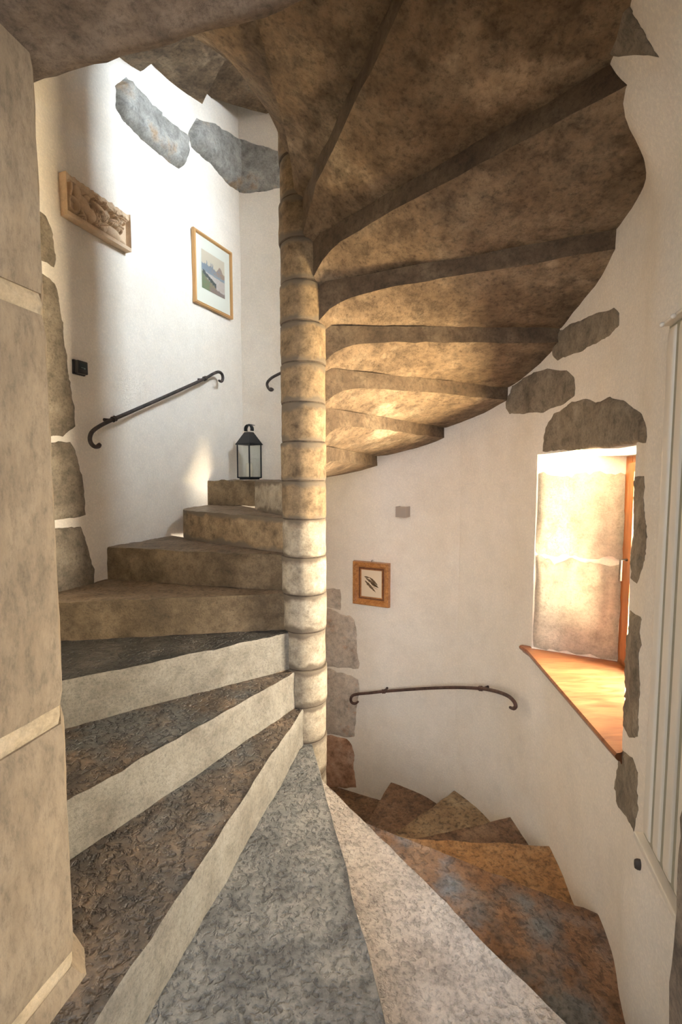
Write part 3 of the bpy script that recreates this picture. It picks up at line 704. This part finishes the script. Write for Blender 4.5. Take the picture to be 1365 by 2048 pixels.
# carved terracotta relief
Mx, w, h = wall_frame(200, 425, [(138, 341), (266, 435), (262, 505), (132, 421)], ('wall_left',), .06)
rel = empty('carved_relief', (0, 0, 0), 'carved terracotta relief plaque of leaves and a flower on the left wall', 'relief'); Mx.translation += Mx.col[2].to_3d() * .006; rel.matrix_world = Mx
NX, NY = 150, 72
def blob(x, y, cx, cy, rx, ry, ang=0):
    c, s = math.cos(ang), math.sin(ang); dx, dy = x - cx, y - cy; a = (dx * c + dy * s) / rx; b = (-dx * s + dy * c) / ry
    q = 1 - a * a - b * b; return math.sqrt(q) if q > 0 else 0
def leafh(x, y, cx, cy, L, wd, ang):
    c, s = math.cos(ang), math.sin(ang); dx, dy = x - cx, y - cy; a = (dx * c + dy * s) / L; b = (-dx * s + dy * c) / wd
    if not 0 < a < 1: return 0
    e = max(0, math.sin(math.pi * a)) ** .7 * (1 + .25 * math.sin(a * 22)); q = abs(b) / max(e, 1e-3)
    return (1 - q * q) ** .5 * (.55 + .45 * min(1, abs(b) * 6)) if q < 1 else 0
asp = w / h
def relief_h(x, y):       # x 0..asp, y 0..1
    d = 0.0
    border = max(0, 1 - y / .10, 1 - x / .07, (1 - (asp - x) / .05))
    bd = min(1, max((.13 - y) / .03, (.045 - x) / .03, (.02 - (asp - x)) / .02, 0))
    up = min(1, max(0, (y - .80 - .05 * fn((x * 3, 0, 0), 1)) / .05))
    X = x / asp
    Q = X * 2.2
    # curled scroll at the left end
    rr = math.hypot((Q - .27) / .9, y - .36); d = max(d, .75 * max(0, 1 - ((rr - .17) / .055) ** 2) ** .5 if abs(rr - .17) < .055 else 0)
    d = max(d, .8 * blob(Q, y, .20, .72, .07, .24, -.15), .9 * blob(Q, y, .40, .70, .13, .24, .25))
    # long smooth body running down to the middle
    d = max(d, 1.0 * blob(Q, y, .60, .52, .26, .19, -.75), .95 * blob(Q, y, .82, .38, .22, .17, -.6), .8 * blob(Q, y, .55, .84, .12, .11), .75 * blob(Q, y, .72, .74, .12, .09, .6))
    d = max(d, .75 * blob(Q, y, 1.18, .68, .34, .075, -.32), .8 * blob(Q, y, .58, .22, .07, .20, .5))
    d = max(d, .85 * blob(Q, y, 1.60, .27, .32, .16, -.12), .7 * blob(Q, y, 1.28, .24, .08, .10), .6 * blob(Q, y, 1.98, .20, .12, .08))
    for cx, cy, L, wd, an in [(.92, .16, .38, .13, .95), (1.0, .16, .46, .13, 1.45), (1.06, .20, .40, .12, .45), (.98, .30, .38, .11, 2.0), (1.22, .38, .30, .10, .9), (1.34, .42, .30, .09, 2.2), (1.42, .50, .30, .09, .3), (.36, .14, .30, .09, .3)]:
        d = max(d, .85 * leafh(Q, y, cx, cy, L, wd, an))
    for cx, cy, n, r0_ in [(1.80, .55, 7, .20), (1.66, .80, 6, .14), (1.96, .78, 6, .14), (.98, .86, 5, .11), (1.30, .84, 5, .11)]:
        for q in range(n):
            an = 2 * math.pi * q / n; d = max(d, .9 * blob(Q, y, cx + math.cos(an) * r0_ * .62, cy + math.sin(an) * r0_ * .62, r0_ * .46, r0_ * .28, an))
        d = max(d, .95 * blob(Q, y, cx, cy, r0_ * .25, r0_ * .25))
    d = max(d, up * .65 + up * .15 * fn((x * 14, y * 14, 0), 1, 2))
    return max(d, bd * .9)
mb = MB(); DEEP = .052; REL = .036
g = [[(lerp(-w / 2, w / 2, i / NX), lerp(-h / 2, h / 2, j / NY) + (.012 * fn((i * .11, 0, 0), 1, 3) if j == NY else 0), DEEP - REL + REL * relief_h(i / NX * asp, j / NY)) for i in range(NX + 1)] for j in range(NY + 1)]
mb.grid(g)
edge = g[0] + [r[-1] for r in g[1:]] + g[-1][::-1][1:] + [r[0] for r in g[::-1][1:-1]]
n = len(edge); mb.add(edge + [(x, y, 0.0) for x, y, z in edge], [(i, (i + 1) % n, n + (i + 1) % n, n + i) for i in range(n)] + [tuple(range(n, 2 * n))])
mb.build('plaque', M['relief'], rel, 35)

# black thermostat
Mx, w, h = wall_frame(165, 735, [(154, 719), (175, 725), (176, 751), (155, 745)], ('wall_left',), .03)
th = empty('thermostat', (0, 0, 0), 'small square black wall thermostat above the left handrail', 'thermostat'); th.matrix_world = Mx
MB().box((-w / 2 - .004, -h / 2 - .004, -.004), (w / 2 + .004, h / 2 + .004, .012)).build('back_plate', M['black'], th, bevel=.004)
MB().box((-w / 2, -h / 2, .010), (w / 2, h / 2, .034)).build('body', M['black'], th, bevel=.005)
MB().box((-w * .34, -h * .16, .032), (w * .38, h * .34, .0355)).build('display', M['screen'], th)
mb = MB(); mb.box((-w * .2, -h * .06, .035), (w * .02, -h * .02, .0362)); mb.box((w * .05, -h * .12, .035), (w * .2, -h * .03, .0362))
mb.build('display_marks', M['print'], th)

# small square wall lamp
Mx, w, h = wall_frame(805, 1022, [(795, 1013), (816, 1013), (816, 1034), (795, 1034)], ('wall_back',), .05)
wl = empty('wall_lamp', (0, 0, 0), 'small square grey metal wall lamp above the leaf print', 'lamp'); wl.matrix_world = Mx
mb = MB(); t = .006; D = .082
mb.box((-w / 2, -h / 2, .004), (-w / 2 + t, h / 2, D)); mb.box((w / 2 - t, -h / 2, .004), (w / 2, h / 2, D)); mb.box((-w / 2 + t, -h / 2, D - t), (w / 2 - t, h / 2, D))
mb.build('housing', M['grey'], wl, bevel=.0015)
MB().box((-w * .42, -h * .42, -.012), (w * .42, h * .42, .006)).build('mounting_plate', M['enamel'], wl, bevel=.002)
MB().box((-w * .25, -h * .12, .006), (w * .25, h * .12, .055)).build('lamp_core', M['enamel'], wl, bevel=.004)

# tall white radiator
A = Vector((.968, -1.07)); dr = Vector((-.075, -.285)).normalized(); nr_ = Vector((dr.y, -dr.x))
if nr_.x > 0: nr_ = -nr_
rz0, rz1 = .50, 1.845
Mr = Matrix((Vector((dr.x, dr.y, 0)), Vector((0, 0, 1)), Vector((nr_.x, nr_.y, 0)))).transposed().to_4x4(); Mr.translation = Vector((A.x, A.y, rz0))
rad = empty('radiator', (0, 0, 0), 'tall white column radiator at the right edge', 'radiator'); rad.matrix_world = Mr
Hr = rz1 - rz0; Wr = .42
MB().box((0, 0, -.030), (Wr, Hr, -.008)).build('back_panel', M['groove_shade'], rad, bevel=.006)
ncol = 7; pitch = Wr / ncol
for i in range(ncol):
    x = (i + .5) * pitch; prof = []
    mb = MB(); rows = []
    for y, sc in ((.03, .05), (.034, .7), (.05, 1), (Hr - .05, 1), (Hr - .034, .7), (Hr - .03, .05)):
        rows.append([(x + pitch * a, y, -.009 + .007 * b * sc) for a, b in ((-.31, 0), (-.30, .6), (-.27, .9), (-.22, 1), (.22, 1), (.27, .9), (.30, .6), (.31, 0))])
    mb.grid(rows); mb.build('column', M['enamel'], rad, 50)
MB().box((.012, Hr - .026, -.012), (Wr, Hr - .018, .014)).build('top_rail', M['enamel'], rad, bevel=.003)
MB().box((.0, .006, -.012), (Wr, .024, .014)).build('bottom_rail', M['enamel'], rad, bevel=.003)
for i in range(ncol):
    MB().lathe(((i + .5) * pitch, Hr - .026, .017), [(.0001, -.006), (.005, -.004), (.0065, 0), (.005, .004), (.0001, .006)], 10).build('bead', M['enamel'], rad, True)
for yy in (.2, Hr - .2):
    MB().box((.05, yy - .012, -.062), (.08, yy + .012, -.028)).build('wall_bracket', M['enamel'], rad)

# dark rubber stop on the right wall
p, n, X = wall_plane(1279, 1729, ('wall_right',))
st = empty('rubber_stop', tuple(p), 'small dark oval rubber stop on the wall below the radiator', 'door stop')
rows = []
for r_, z in ((1, -.004), (1, .008), (.8, .014), (.01, .016)):
    rows.append([n * z + X * (.009 * r_ * math.cos(a)) + Vector((0, 0, .016 * r_ * math.sin(a))) for a in [2 * math.pi * q / 18 for q in range(18)]])
MB().grid(rows, 0, True).build('pad', M['rubber'], st, 50)

# ------------------------------------------------------------------ lantern with candle on the top step
lx, ly, lz = -.518, 1.29, zlev(0) + .004
lan = empty('lantern', (lx, ly, lz), 'black metal lantern with glass sides on the top step', 'lantern'); lan.rotation_euler = (0, 0, R(-33))
a = .062; bh = .272
MB().box((-a * .86, -a * .86, 0), (a * .86, a * .86, .012)).box((-a, -a, .010), (a, a, .020)).build('base', M['blackmetal'], lan, bevel=.001)
for sx in (-1, 1):
    for sy in (-1, 1):
        MB().box((sx * a - .0035, sy * a - .0035, .012), (sx * a + .0035, sy * a + .0035, bh)).build('post', M['blackmetal'], lan)
for i in range(4):
    mb = MB().box((-a + .003, -a - .0008, .02), (a - .003, -a + .0008, bh - .004), 0, Matrix.Rotation(math.pi / 2 * i, 4, 'Z')); mb.build('glass_pane', M['glass'], lan)
mb = MB()
for z0, z1, a0, a1 in ((bh - .010, bh - .010, a, a + .010), (bh - .010, bh - .002, a + .010, a + .010), (bh - .002, bh + .055, a + .008, .040), (bh + .055, bh + .085, .040, .024), (bh + .085, bh + .085, .024, .0005), (bh - .010, bh + .05, a - .002, .036)):
    q = [(-1, -1), (1, -1), (1, 1), (-1, 1), (-1, -1)]
    mb.grid([[(x * a0, y * a0, z0), (x * a1, y * a1, z1)] for x, y in q])
mb.build('roof', M['blackmetal'], lan)
rows = []
for i in range(17):
    t = math.pi * (-.12 + 1.24 * i / 16); x, z = -math.cos(t) * .036, bh + .106 + math.sin(t) * .036
    rows.append([(x, -.017, z), (x, .017, z)])
o = MB().grid(rows).build('strap_handle', M['blackmetal'], lan, True); s_ = o.modifiers.new('solid', 'SOLIDIFY'); s_.thickness = .005
MB().tube([(.0 + .028 * (1 - math.cos(q)), .018 * math.sin(q), bh + .145 - .006 * (1 - math.cos(q))) for q in [2 * math.pi * i / 20 for i in range(21)]], .002, 6).build('carrying_ring', M['blackmetal'], lan, True)
MB().tube([(a, -a - .003, .13), (a + .006, -a - .010, .13)], .0025, 6).build('latch', M['blackmetal'], lan)
can = empty('candle', (lx, ly, lz + .0205), 'cream pillar candle inside the black lantern', 'candle')
mb = MB().lathe((0, 0, 0), [(.0005, 0), (.024, 0), (.025, .003), (.025, .098), (.022, .102), (.004, .098), (.0005, .098)], 24); mb.build('wax', M['wax'], can, 50)
MB().tube([(0, 0, .097), (.001, 0, .106), (.003, .001, .112)], .0012, 6).build('wick', M['black'], can)
